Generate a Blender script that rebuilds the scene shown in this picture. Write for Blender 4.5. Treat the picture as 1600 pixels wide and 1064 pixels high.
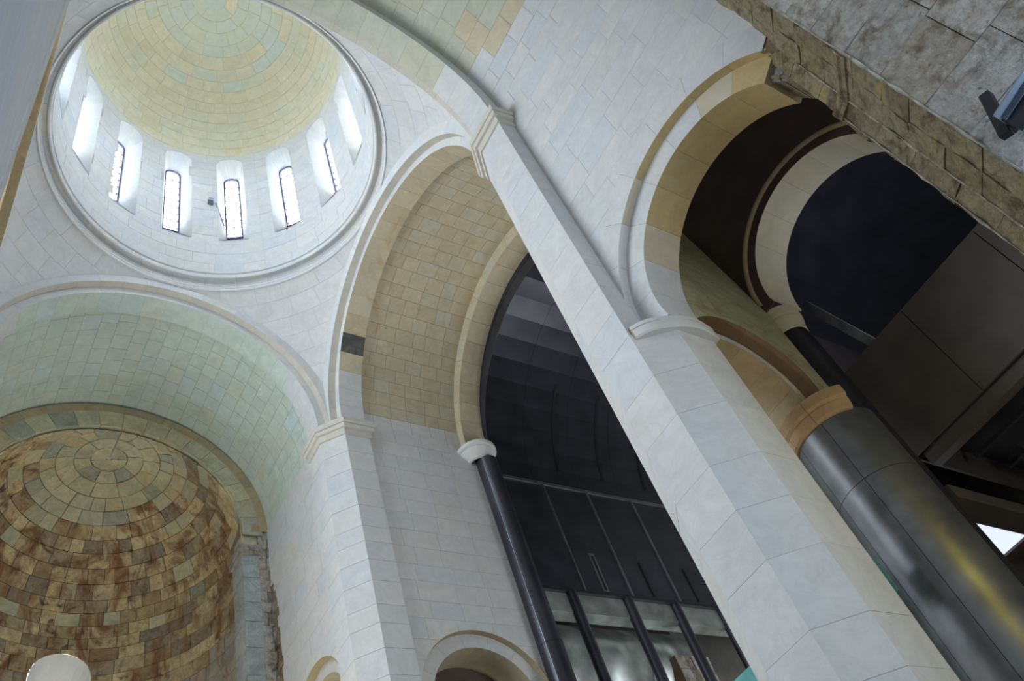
import bpy, math, random
from mathutils import Vector, Matrix, noise
from mathutils.geometry import delaunay_2d_cdt
PI = math.pi
rnd = random.Random(7)
SC = bpy.context.scene
for o in list(bpy.data.objects): bpy.data.objects.remove(o)

# ------------------------------------------------------------------ camera
CP = Vector((-11.6322, 4.4486, 1.6))
RX = Vector((-0.48604, -0.830499, -0.272096)); RY = Vector((0.752771, -0.239681, -0.613098)); RZ = Vector((0.44396, -0.502816, 0.74167))
FPX = 1342.35
cd = bpy.data.cameras.new('camera'); cam = bpy.data.objects.new('camera', cd); SC.collection.objects.link(cam)
cd.sensor_width = 36; cd.lens = FPX / 1600 * 36; cd.clip_start = 0.05; cd.clip_end = 300
cam.matrix_world = Matrix(((RX[0], -RY[0], -RZ[0], CP[0]), (RX[1], -RY[1], -RZ[1], CP[1]), (RX[2], -RY[2], -RZ[2], CP[2]), (0, 0, 0, 1)))
SC.camera = cam

# ------------------------------------------------------------------ sky, daylight, added fill lamps, exposure
W = bpy.data.worlds.new('sky'); SC.world = W; W.use_nodes = True
bgn = W.node_tree.nodes['Background']; bgn.inputs[0].default_value = (0.74, 0.86, 1.0, 1); bgn.inputs[1].default_value = 28.0

def area(name, loc, target, sx, sy, power, col):
    l = bpy.data.lights.new(name, 'AREA'); l.shape = 'RECTANGLE'; l.size = sx; l.size_y = sy; l.energy = power; l.color = col
    o = bpy.data.objects.new(name, l); SC.collection.objects.link(o); o.location = loc
    d = Vector(target) - Vector(loc); o.rotation_euler = d.to_track_quat('-Z', 'Y').to_euler()
    return o
area('daylight_north_windows', (1.5, 13.5, 18.3), (0, -4, 14), 8, 12, 3000, (0.79, 0.90, 1.0))
area('daylight_west_windows', (-21, 0.5, 12), (-4, -2, 16), 6, 9, 520, (0.80, 0.90, 1.0))
area('daylight_southwest_window', (-15.5, -4.1, 6.5), (-8.5, 4.8, 12), 1.5, 3, 240, (0.42, 0.66, 1.0))  # added lamp, no known window, turns the nave north wall blue
area('daylight_west_door', (-19, -2.2, 4), (-6, -3, 9), 3, 5, 300, (0.66, 0.82, 1.0))  # added low fill for the near pier's lower faces, no known doorway
area('daylight_north_arm_window', (4.5, 9.5, 21.5), (-4, -4, 12), 2.5, 4, 420, (0.85, 0.93, 1.0))  # added lamp, only for the highlight on the massive steel column
area('chancel_lamp', (7.5, 0, 2.5), (10, 0, 20), 2, 2, 850, (1.0, 0.96, 0.80))  # added upward fill brightening the apse and the east vault
area('daylight_south_windows', (3.0, -21, 9), (4, -8, 16), 5, 5, 500, (0.9, 0.96, 1.0))
area('aisle_daylight', (-14.5, -8.2, 5.0), (-7.5, -9.0, 13), 2, 3, 170, (1.0, 0.98, 0.86))
area('annex_daylight', (-3.5, -15.5, 9.5), (6, -14.5, 15), 4, 3, 420, (0.85, 0.92, 1.0))  # added fill to brighten the steel duct behind the posts
area('yellow_lamp', (-11.4, -6.9, 8.7), (-6.6, -9.2, 7.0), .12, .12, 22, (1.0, 0.80, 0.04))
area('gallery_daylight', (-9.0, -14.0, 13.8), (-9, -13.5, 20), 4, 2, 90, (0.72, 0.78, 1.0))  # added upward fill for the black vault, hidden above the gallery box
v = SC.view_settings; v.view_transform = 'Standard'; v.look = 'None'; v.gamma = 1; v.use_curve_mapping = False; v.exposure = 0.12
SC.cycles.max_bounces = 8; SC.cycles.diffuse_bounces = 6; SC.cycles.glossy_bounces = 3; SC.cycles.use_denoising = True
SC.cycles.sample_clamp_indirect = 8

# ------------------------------------------------------------------ materials
def mat(name): 
    m = bpy.data.materials.new(name); m.use_nodes = True
    return m, m.node_tree.nodes, m.node_tree.links, m.node_tree.nodes['Principled BSDF']
def ramp(N, stops, interp='LINEAR'):
    r = N.new('ShaderNodeValToRGB'); r.color_ramp.interpolation = interp
    while len(r.color_ramp.elements) < len(stops): r.color_ramp.elements.new(0.5)
    for e, (p, c) in zip(r.color_ramp.elements, stops): e.position = p; e.color = (*c, 1)
    return r
def stone_mat(name, cols, mott=0.12, vein=0.10, stain=None, stain_lo=0.52, bump=0.15, bscale=9, rough=0.75, nscale=1.6, dist=1.2):
    """cols: colours picked per stone by its tint; mottling, veins, optional stains"""
    m, N, L, B = mat(name)
    at = N.new('ShaderNodeAttribute'); at.attribute_name = 'tint'
    n = len(cols); r = ramp(N, [((i + 0.5) / n, c) for i, c in enumerate(cols)]); L.new(at.outputs['Fac'], r.inputs[0])
    tc = N.new('ShaderNodeTexCoord')
    sp = N.new('ShaderNodeVectorMath'); sp.operation = 'ADD'; L.new(tc.outputs['Object'], sp.inputs[0])
    cx = N.new('ShaderNodeVectorMath'); cx.operation = 'SCALE'; cx.inputs[0].default_value = (31, 17, 23); L.new(at.outputs['Fac'], cx.inputs['Scale']); L.new(cx.outputs[0], sp.inputs[1])
    nz = N.new('ShaderNodeTexNoise'); nz.inputs['Scale'].default_value = nscale; nz.inputs['Detail'].default_value = 6; nz.inputs['Roughness'].default_value = 0.62; nz.inputs['Distortion'].default_value = dist
    L.new(sp.outputs[0], nz.inputs['Vector'])
    mr = N.new('ShaderNodeMapRange'); mr.inputs[1].default_value = 0.25; mr.inputs[2].default_value = 0.75; mr.inputs[3].default_value = 1 - mott; mr.inputs[4].default_value = 1 + mott; L.new(nz.outputs['Fac'], mr.inputs[0])
    vn = N.new('ShaderNodeTexNoise'); vn.inputs['Scale'].default_value = nscale * .56; vn.inputs['Detail'].default_value = 8; vn.inputs['Roughness'].default_value = 0.7; vn.inputs['Distortion'].default_value = dist * 2.2; L.new(sp.outputs[0], vn.inputs['Vector'])
    ab = N.new('ShaderNodeMath'); ab.operation = 'SUBTRACT'; ab.inputs[1].default_value = 0.5; L.new(vn.outputs['Fac'], ab.inputs[0])
    ab2 = N.new('ShaderNodeMath'); ab2.operation = 'ABSOLUTE'; L.new(ab.outputs[0], ab2.inputs[0])
    vr = N.new('ShaderNodeMapRange'); vr.inputs[1].default_value = 0; vr.inputs[2].default_value = 0.06; vr.inputs[3].default_value = 1 - vein; vr.inputs[4].default_value = 1; L.new(ab2.outputs[0], vr.inputs[0])
    mu = N.new('ShaderNodeMath'); mu.operation = 'MULTIPLY'; L.new(mr.outputs[0], mu.inputs[0]); L.new(vr.outputs[0], mu.inputs[1])
    sc = N.new('ShaderNodeVectorMath'); sc.operation = 'SCALE'; L.new(r.outputs[0], sc.inputs[0]); L.new(mu.outputs[0], sc.inputs['Scale'])
    out = sc.outputs[0]
    if stain:
        for k, (scol, sscale, lo, hi, stretch) in enumerate(stain):
            mp = N.new('ShaderNodeMapping'); mp.inputs['Scale'].default_value = stretch; L.new(tc.outputs['Object'], mp.inputs[0])
            s = N.new('ShaderNodeTexNoise'); s.inputs['Scale'].default_value = sscale; s.inputs['Detail'].default_value = 7; s.inputs['Roughness'].default_value = 0.66; s.inputs['Distortion'].default_value = dist * 1.25
            L.new(mp.outputs[0], s.inputs['Vector'])
            sr = N.new('ShaderNodeMapRange'); sr.inputs[1].default_value = lo; sr.inputs[2].default_value = hi; L.new(s.outputs['Fac'], sr.inputs[0])
            mx = N.new('ShaderNodeMix'); mx.data_type = 'RGBA'; L.new(sr.outputs[0], mx.inputs['Factor']); L.new(out, mx.inputs[6]); mx.inputs[7].default_value = (*scol, 1)
            out = mx.outputs[2]
    L.new(out, B.inputs['Base Color']); B.inputs['Roughness'].default_value = rough; B.inputs['Specular IOR Level'].default_value = 0.25
    bn = N.new('ShaderNodeTexNoise'); bn.inputs['Scale'].default_value = bscale; bn.inputs['Detail'].default_value = 6; bn.inputs['Roughness'].default_value = 0.65; L.new(tc.outputs['Object'], bn.inputs['Vector'])
    bp = N.new('ShaderNodeBump'); bp.inputs['Strength'].default_value = bump; bp.inputs['Distance'].default_value = 0.05; L.new(bn.outputs['Fac'], bp.inputs['Height']); L.new(bp.outputs[0], B.inputs['Normal'])
    return m
def plain(name, c, rough=0.7, metal=0.0, nscale=3, namp=0.15, emit=None, bump=0.0):
    m, N, L, B = mat(name)
    tc = N.new('ShaderNodeTexCoord'); nz = N.new('ShaderNodeTexNoise'); nz.inputs['Scale'].default_value = nscale; nz.inputs['Detail'].default_value = 5; L.new(tc.outputs['Object'], nz.inputs['Vector'])
    r = ramp(N, [(0.3, tuple(x * (1 - namp) for x in c)), (0.7, tuple(x * (1 + namp) for x in c))]); L.new(nz.outputs['Fac'], r.inputs[0]); L.new(r.outputs[0], B.inputs['Base Color'])
    B.inputs['Roughness'].default_value = rough; B.inputs['Metallic'].default_value = metal
    if bump:
        bp = N.new('ShaderNodeBump'); bp.inputs['Strength'].default_value = bump; bp.inputs['Distance'].default_value = 0.03; L.new(nz.outputs['Fac'], bp.inputs['Height']); L.new(bp.outputs[0], B.inputs['Normal'])
    if emit: B.inputs['Emission Color'].default_value = (*c, 1); B.inputs['Emission Strength'].default_value = emit
    return m
YST = ((0.50, 0.36, 0.17), 0.35, 0.60, 0.80, (1, 1, 0.6))
M = {}
M['marble'] = stone_mat('pale_marble_ashlar', [(0.56, 0.56, 0.56), (0.59, 0.575, 0.55), (0.54, 0.55, 0.57), (0.60, 0.585, 0.565), (0.57, 0.56, 0.54)], 0.08, 0.06, [((0.55, 0.44, 0.28), 0.5, 0.66, 0.86, (1, 1, 0.6))], bump=0.08)
M['trim'] = stone_mat('pale_marble_moulding', [(0.60, 0.60, 0.59), (0.63, 0.61, 0.57), (0.57, 0.58, 0.59)], 0.06, 0.04, bump=0.05)
M['vault'] = stone_mat('yellow_limestone', [(0.50, 0.43, 0.30), (0.53, 0.46, 0.33), (0.48, 0.41, 0.28), (0.52, 0.45, 0.32), (0.49, 0.46, 0.36)], 0.14, 0.06, [((0.44, 0.27, 0.09), 0.55, 0.60, 0.80, (1, 1, 1)), ((0.30, 0.22, 0.10), 1.3, 0.64, 0.80, (1, 1, 1))], bump=0.12)
M['green'] = stone_mat('grey_green_limestone', [(0.50, 0.57, 0.50), (0.52, 0.59, 0.53), (0.48, 0.56, 0.50), (0.53, 0.57, 0.48), (0.49, 0.57, 0.55)], 0.12, 0.06, [((0.33, 0.34, 0.20), 0.5, 0.60, 0.82, (1, 1, 1))], bump=0.12)
M['dome'] = stone_mat('pale_yellow_limestone', [(0.62, 0.575, 0.42), (0.64, 0.60, 0.45), (0.60, 0.55, 0.40), (0.63, 0.58, 0.42), (0.60, 0.58, 0.45)], 0.10, 0.04, [((0.56, 0.46, 0.20), 0.5, 0.60, 0.85, (1, 1, 1))], bump=0.08)
M['domeblue'] = stone_mat('pale_blue_green_limestone', [(0.57, 0.59, 0.49), (0.53, 0.58, 0.54), (0.58, 0.58, 0.46)], 0.08, 0.04, bump=0.06)
M['old'] = stone_mat('weathered_old_stone', [(0.36, 0.335, 0.30), (0.42, 0.39, 0.355), (0.31, 0.275, 0.235), (0.38, 0.33, 0.27), (0.45, 0.43, 0.40)], 0.30, 0.12, [((0.15, 0.115, 0.085), 3.2, 0.50, 0.68, (1, 1, .8)), ((0.46, 0.43, 0.39), 1.1, 0.57, 0.72, (1, 1, 1)), ((0.25, 0.16, 0.08), 4.0, 0.60, 0.74, (1, 1, 1)), ((0.10, 0.085, 0.07), 9, 0.60, 0.72, (1, 1, 1))], bump=1.0, bscale=14, rough=0.92, nscale=7, dist=.35)
M['rubble'] = stone_mat('mossy_broken_stone', [(0.27, 0.215, 0.13), (0.32, 0.265, 0.18), (0.23, 0.18, 0.115), (0.29, 0.25, 0.16)], 0.35, 0.15, [((0.13, 0.095, 0.055), 3.5, 0.48, 0.64, (1, 1, 1)), ((0.40, 0.31, 0.14), 2.6, 0.55, 0.70, (1, 1, 1)), ((0.30, 0.15, 0.07), 3.0, 0.64, 0.75, (1, 1, 1)), ((0.40, 0.37, 0.32), 5.0, 0.62, 0.74, (1, 1, 1))], bump=1.0, bscale=16, rough=0.95, nscale=8, dist=.35)
M['edge'] = stone_mat('pale_worn_edge', [(0.37, 0.34, 0.28), (0.42, 0.39, 0.33)], .2, .1, [((0.20, 0.16, 0.11), 5, .45, .62, (1, 1, 1))], bump=.8, nscale=7, dist=.3)
M['cap'] = stone_mat('orange_brown_capital_stone', [(0.44, 0.29, 0.16), (0.48, 0.32, 0.18), (0.40, 0.27, 0.16)], .15, .08, bump=.15)
M['warm'] = stone_mat('warm_cream_stone', [(0.48, 0.36, 0.18), (0.51, 0.39, 0.20), (0.46, 0.36, 0.19)], 0.10, 0.06, [((0.50, 0.35, 0.17), 0.7, 0.60, 0.82, (1, 1, 1))], bump=0.08)  # warm floor bounce put into the colour of upper arcade stones
M['warmlight'] = stone_mat('light_cream_stone', [(0.51, 0.45, 0.34), (0.53, 0.47, 0.36)], 0.10, 0.06, bump=0.08)  # weaker painted bounce, blends white arcade stones into the warm ones
M['apse'] = stone_mat('rust_stained_apse_stone', [(0.60, 0.48, 0.27), (0.66, 0.55, 0.33), (0.34, 0.24, 0.14), (0.50, 0.39, 0.22), (0.27, 0.23, 0.19), (0.56, 0.45, 0.27)], 0.30, 0.22, [((0.22, 0.115, 0.055), 0.75, 0.47, 0.62, (1.2, 1.2, 0.7)), ((0.11, 0.08, 0.06), 1.6, 0.56, 0.68, (1, 1, 1)), ((0.36, 0.16, 0.05), 1.1, 0.62, 0.72, (1, 1, 1))], bump=0.5, bscale=9, rough=0.85, nscale=3, dist=.9)
M['apsetop'] = stone_mat('pale_apse_stone', [(0.52, 0.49, 0.31), (0.56, 0.52, 0.35), (0.46, 0.46, 0.34), (0.54, 0.45, 0.26), (0.36, 0.37, 0.29)], 0.22, 0.15, [((0.36, 0.20, 0.07), 0.9, 0.60, 0.74, (1, 1, 1))], bump=0.3, rough=0.85)
M['apselow'] = stone_mat('grey_green_apse_ashlar', [(0.40, 0.37, 0.31), (0.43, 0.39, 0.32), (0.33, 0.31, 0.28), (0.40, 0.34, 0.28)], 0.2, 0.15, [((0.22, 0.13, 0.07), 0.8, 0.56, 0.7, (1, 1, 0.5))], bump=0.3, rough=0.85)
M['olive'] = stone_mat('olive_wall_stone', [(0.40, 0.39, 0.25), (0.44, 0.42, 0.27), (0.36, 0.35, 0.22)], 0.18, 0.16, [((0.30, 0.22, 0.10), 0.8, 0.56, 0.76, (1, 1, 1)), ((0.24, 0.30, 0.20), 0.7, 0.6, 0.8, (1, 1, 1))], bump=0.1)
M['tan'] = stone_mat('tan_arch_stone', [(0.42, 0.34, 0.20), (0.38, 0.32, 0.20), (0.44, 0.33, 0.20)], 0.15, 0.08, [((0.34, 0.20, 0.08), 0.8, 0.58, 0.8, (1, 1, 1))], bump=0.1)
M['brown'] = stone_mat('brown_soffit_stone', [(0.22, 0.14, 0.085), (0.25, 0.16, 0.09)], 0.12, 0.08, bump=0.1)
M['olivevault'] = stone_mat('olive_grey_limestone', [(0.47, 0.47, 0.38), (0.50, 0.49, 0.40), (0.45, 0.46, 0.37), (0.49, 0.47, 0.36)], 0.12, 0.06, [((0.42, 0.38, 0.24), 0.6, 0.58, 0.8, (1, 1, 1))], bump=0.12)
M['cream'] = stone_mat('cream_moulding_stone', [(0.53, 0.49, 0.42), (0.55, 0.51, 0.45), (0.51, 0.47, 0.41)], 0.08, 0.05, bump=0.06)  # shade of the undersides put into the colour of fillets and imposts
M['joint'] = plain('mortar_joint', (0.42, 0.40, 0.36), 0.9)
M['jointy'] = plain('yellow_mortar_joint', (0.24, 0.19, 0.11), 0.9)
M['jointg'] = plain('grey_green_mortar_joint', (0.27, 0.30, 0.25), 0.9)
M['jointd'] = plain('dark_mortar_joint', (0.11, 0.08, 0.05), 0.95)
M['jointdome'] = plain('dome_mortar_joint', (0.48, 0.43, 0.28), 0.9)
M['steel'] = plain('blackened_steel', (0.050, 0.049, 0.062), 0.34, 0.5, 1.2, 0.25)
M['steelc'] = plain('satin_grey_steel', (0.28, 0.29, 0.31), 0.44, 0.85, 2.0, 0.25)
M['steelb'] = plain('brown_black_steel', (0.085, 0.070, 0.062), 0.6, 0.1, 1.2, 0.2)
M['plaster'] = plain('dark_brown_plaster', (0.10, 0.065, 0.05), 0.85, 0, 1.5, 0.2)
M['bright'] = plain('brushed_bright_steel', (0.46, 0.49, 0.46), 0.48, 0.85, 1.5, 0.35)
M['frame'] = plain('dark_violet_window_frame', (0.035, 0.025, 0.09), 0.6)
M['iron'] = plain('black_iron', (0.012, 0.012, 0.015), 0.6)
M['grille'] = plain('blue_grey_grille', (0.09, 0.12, 0.17), 0.5)
M['greybox'] = plain('grey_plastic', (0.22, 0.25, 0.28), 0.5)
M['floor'] = plain('brown_stone_paving', (0.32, 0.28, 0.22), 0.6)
M['skylight'] = plain('lit_skylight_glass', (0.80, 0.88, 1.0), 0.3, emit=0.9)
def glassmat(name, col, a=0.2):
    m, N, L, B = mat(name); out = [n for n in N if n.type == 'OUTPUT_MATERIAL'][0]
    t = N.new('ShaderNodeBsdfTransparent'); t.inputs[0].default_value = (*col, 1); g = N.new('ShaderNodeBsdfGlossy'); g.inputs['Roughness'].default_value = 0.05
    x = N.new('ShaderNodeMixShader'); x.inputs[0].default_value = a * 0.3; L.new(t.outputs[0], x.inputs[1]); L.new(g.outputs[0], x.inputs[2]); L.new(x.outputs[0], out.inputs[0]); return m
M['glass'] = glassmat('clear_window_glass', (0.97, 0.99, 1.0))
M['teal'] = plain('teal_frosted_glass', (0.12, 0.34, 0.33), 0.15)

# ------------------------------------------------------------------ object helpers
COL = SC.collection
def link(name, me, m=None, parent=None):
    o = bpy.data.objects.new(name, me); COL.objects.link(o)
    if m is not None and me is not None: me.materials.append(m)
    if parent is not None: o.parent = parent
    return o
def empty(name, label=None, cat=None, group=None, kind=None):
    o = bpy.data.objects.new(name, None); COL.objects.link(o); tag(o, label, cat, group, kind); return o
def tag(o, label=None, cat=None, group=None, kind=None):
    if label: o['label'] = label
    if cat: o['category'] = cat
    if group: o['group'] = group
    if kind: o['kind'] = kind
    return o
def mesh(name, vs, fs, tint=None, smooth=False):
    me = bpy.data.meshes.new(name); me.from_pydata([tuple(p) for p in vs], [], fs); me.update()
    if tint is not None:
        a = me.attributes.new('tint', 'FLOAT', 'POINT')
        a.data.foreach_set('value', tint if isinstance(tint, list) else [tint] * len(vs))
    if smooth: me.polygons.foreach_set('use_smooth', [True] * len(me.polygons))
    return me
def pix(P):
    d = Vector(P) - CP; z = d.dot(RZ)
    if z < 0.1: return None
    return 800 + FPX * d.dot(RX) / z, 532 + FPX * d.dot(RY) / z, FPX / z
class Box:      # collects boxes / tubes into one mesh
    def __init__(s): s.v = []; s.f = []
    def box(s, a, b):
        x0, y0, z0 = a; x1, y1, z1 = b; n = len(s.v)
        s.v += [(x0, y0, z0), (x1, y0, z0), (x1, y1, z0), (x0, y1, z0), (x0, y0, z1), (x1, y0, z1), (x1, y1, z1), (x0, y1, z1)]
        s.f += [tuple(n + i for i in q) for q in ((0, 3, 2, 1), (4, 5, 6, 7), (0, 1, 5, 4), (1, 2, 6, 5), (2, 3, 7, 6), (3, 0, 4, 7))]; return s
    def bar(s, A, B, w, h, up=(0, 0, 1)):
        A = Vector(A); B = Vector(B); d = (B - A).normalized(); r = d.cross(Vector(up)); r = r.normalized() if r.length > 1e-4 else Vector((1, 0, 0)); u = r.cross(d).normalized(); n = len(s.v)
        for P in (A, B):
            for a, b in ((-1, -1), (1, -1), (1, 1), (-1, 1)): s.v.append(tuple(P + r * a * w / 2 + u * b * h / 2))
        s.f += [tuple(n + i for i in q) for q in ((3, 2, 1, 0), (4, 5, 6, 7), (0, 1, 5, 4), (1, 2, 6, 5), (2, 3, 7, 6), (3, 0, 4, 7))]; return s
    def make(s, name, m, parent=None): return link(name, mesh(name, s.v, s.f), m, parent)
def lathe(name, prof, c, m, parent, a0=0, a1=2 * PI, n=64, tint=0.5, smooth=True, caps=True):
    """profile of (r, z) turned about the vertical through c"""
    full = abs(a1 - a0 - 2 * PI) < 1e-6; k = len(prof); vs = []; fs = []
    for i in range(n if full else n + 1):
        a = a0 + (a1 - a0) * i / n
        for r, z in prof: vs.append((c[0] + r * math.cos(a), c[1] + r * math.sin(a), z))
    cnt = n if full else n + 1
    for i in range(n):
        j = (i + 1) % cnt
        for q in range(k - 1): fs.append((i * k + q, j * k + q, j * k + q + 1, i * k + q + 1))
    if not full and caps:
        fs.append(tuple(range(k))); fs.append(tuple((cnt - 1) * k + q for q in range(k - 1, -1, -1)))
    me = mesh(name, vs, fs, tint)
    if smooth:
        me.polygons.foreach_set('use_smooth', [True] * len(me.polygons)); me.set_sharp_from_angle(angle=math.radians(35))
    return link(name, me, m, parent)

# ------------------------------------------------------------------ stone laying
def cyl(c, ax, e1, e2, R):     # u along axis, v angle, h towards the axis
    c, ax, e1, e2 = map(Vector, (c, ax, e1, e2))
    return lambda u, v, h: c + ax * u + (e1 * math.cos(v) + e2 * math.sin(v)) * (R - h)
def ring(c, nrm, e1, e2):      # u radius, v angle, h along normal
    c, nrm, e1, e2 = map(Vector, (c, nrm, e1, e2))
    return lambda u, v, h: c + (e1 * math.cos(v) + e2 * math.sin(v)) * u + nrm * h
def plane(o, U, V, Nn):
    o, U, V, Nn = map(Vector, (o, U, V, Nn))
    return lambda u, v, h: o + U * u + V * v + Nn * h
def sph(c, R, el=False):       # u azimuth, v polar angle from zenith (or elevation), h towards centre
    c = Vector(c)
    def S(u, v, h):
        s, k = (math.cos(v), math.sin(v)) if el else (math.sin(v), math.cos(v))
        return c + Vector((s * math.cos(u), s * math.sin(u), k)) * (R - h)
    return S
class Hole:
    def __init__(s, outline, inside): s.o = outline; s.inside = inside
def arch_hole(cu, cv, r, foot, n=40, a0=0, a1=PI):
    """arched opening: half circle r about (cu, cv) and straight legs down to foot"""
    pts = [(cu + r, foot)] + [(cu + r * math.cos(a0 + (a1 - a0) * i / n), cv + r * math.sin(a0 + (a1 - a0) * i / n)) for i in range(n + 1)] + [(cu - r, foot)]
    return Hole(pts, lambda u, v: (v >= cv and (u - cu) ** 2 + (v - cv) ** 2 < r * r) or (foot < v < cv and abs(u - cu) < r))
def patch(S, u0, u1, v0, v1, nu, nv, holes=(), depth=0.03, amp=0.0, seed=0.0, h0=0.0, skirt=True, curved=None):
    """front of one stone over a uv rectangle, minus holes, with its sides going back by depth"""
    us = [u0 + (u1 - u0) * i / nu for i in range(nu + 1)]; vs_ = [v0 + (v1 - v0) * j / nv for j in range(nv + 1)]
    hs = []
    for H in holes:
        inr = any(u0 < a < u1 and v0 < b < v1 for a, b in H.o)
        g = [H.inside(u0 + (u1 - u0) * (i + .5) / 5, v0 + (v1 - v0) * (j + .5) / 5) for i in range(5) for j in range(5)]
        if all(g) and not inr: return None
        if inr or any(g): hs.append(H)
    if hs and curved:
        su, sv = scl(S, (u0 + u1) / 2, (v0 + v1) / 2); sg = max((u1 - u0) * su / nu, .2) if curved[0] else max((v1 - v0) * sv / nv, .2)
        nu = max(nu, min(400, math.ceil((u1 - u0) * su / sg))); nv = max(nv, min(60, math.ceil((v1 - v0) * sv / sg)))
        us = [u0 + (u1 - u0) * i / nu for i in range(nu + 1)]; vs_ = [v0 + (v1 - v0) * j / nv for j in range(nv + 1)]
    if not hs:
        uv = [(a, b) for b in vs_ for a in us]; fs = [(j * (nu + 1) + i, j * (nu + 1) + i + 1, (j + 1) * (nu + 1) + i + 1, (j + 1) * (nu + 1) + i) for j in range(nv) for i in range(nu)]
    else:
        P = [Vector((a, b)) for b in vs_ for a in us]; E = []
        k = lambda i, j: j * (nu + 1) + i
        for i in range(nu): E += [(k(i, 0), k(i + 1, 0)), (k(i, nv), k(i + 1, nv))]
        for j in range(nv): E += [(k(0, j), k(0, j + 1)), (k(nu, j), k(nu, j + 1))]
        mu, mv = (u1 - u0) * .6, (v1 - v0) * .6
        for H in hs:
            for (a, b), (c, d) in zip(H.o, H.o[1:]):
                if max(a, c) < u0 - mu or min(a, c) > u1 + mu or max(b, d) < v0 - mv or min(b, d) > v1 + mv: continue
                n = len(P); P += [Vector((a, b)), Vector((c, d))]; E.append((n, n + 1))
        ku, kv = scl(S, (u0 + u1) / 2, (v0 + v1) / 2); r = delaunay_2d_cdt([Vector((p.x * ku, p.y * kv)) for p in P], E, [], 0, 1e-6)
        uv = [(p.x / ku, p.y / kv) for p in r[0]]; fs = []
        for f in r[2]:
            a = sum(uv[i][0] for i in f) / len(f); b = sum(uv[i][1] for i in f) / len(f)
            if u0 <= a <= u1 and v0 <= b <= v1 and not any(H.inside(a, b) for H in hs): fs.append(tuple(f))
        if not fs: return None
        used = sorted({i for f in fs for i in f}); mp = {o: n for n, o in enumerate(used)}; uv = [uv[i] for i in used]; fs = [tuple(mp[i] for i in f) for f in fs]
    def hh(a, b):
        if not amp: return h0
        p = S(a, b, 0); return max(h0 + amp * noise.noise(Vector(p) * 2.3 + Vector((seed, 0, 0))) + amp * .5 * noise.noise(Vector(p) * 6.1), -depth * .55)
    V = [S(a, b, hh(a, b)) for a, b in uv]
    # winding towards +h
    a, b = uv[fs[0][0]]; n = (V[fs[0][1]] - V[fs[0][0]]).cross(V[fs[0][2]] - V[fs[0][0]])
    if n.dot(S(a, b, 0.1) - S(a, b, 0)) < 0: fs = [tuple(reversed(f)) for f in fs]
    if skirt:
        cnt = {}
        for f in fs:
            for i in range(len(f)): e = (f[i], f[(i + 1) % len(f)]); cnt[e] = 1
        bd = [e for e in cnt if (e[1], e[0]) not in cnt]; mp = {}
        for e in bd:
            for i in e:
                if i not in mp: mp[i] = len(V); V.append(S(uv[i][0], uv[i][1], -depth))
        fs = fs + [(e[1], e[0], mp[e[0]], mp[e[1]]) for e in bd]
    return V, fs
def scl(S, u, v):
    e = 1e-3; p = S(u, v, 0); return max((S(u + e, v, 0) - p).length / e, 1e-4), max((S(u, v + e, 0) - p).length / e, 1e-4)
def courses(S, u0, u1, v0, v1, hc, wc, jit=0.25, vary=0.12, r=rnd):
    """rectangles of coursed masonry: courses stacked in v, stones set along u"""
    out = []; sv = scl(S, (u0 + u1) / 2, (v0 + v1) / 2)[1]; n = max(1, round((v1 - v0) * sv / hc))
    hs = [1 + r.uniform(-vary, vary) for _ in range(n)]; t = sum(hs); b = v0
    for h in hs:
        c = b + (v1 - v0) * h / t; su = scl(S, (u0 + u1) / 2, (b + c) / 2)[0]; L = (u1 - u0) * su; m = max(1, round(L / wc + r.uniform(-.3, .3)))
        ws = [1 + r.uniform(-jit, jit) for _ in range(m)]
        if m > 1: ws[0] *= r.uniform(.45, 1)
        tt = sum(ws); a = u0
        for w in ws:
            d = a + (u1 - u0) * w / tt; out.append((a, d, b, c)); a = d
        b = c
    return out
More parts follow.
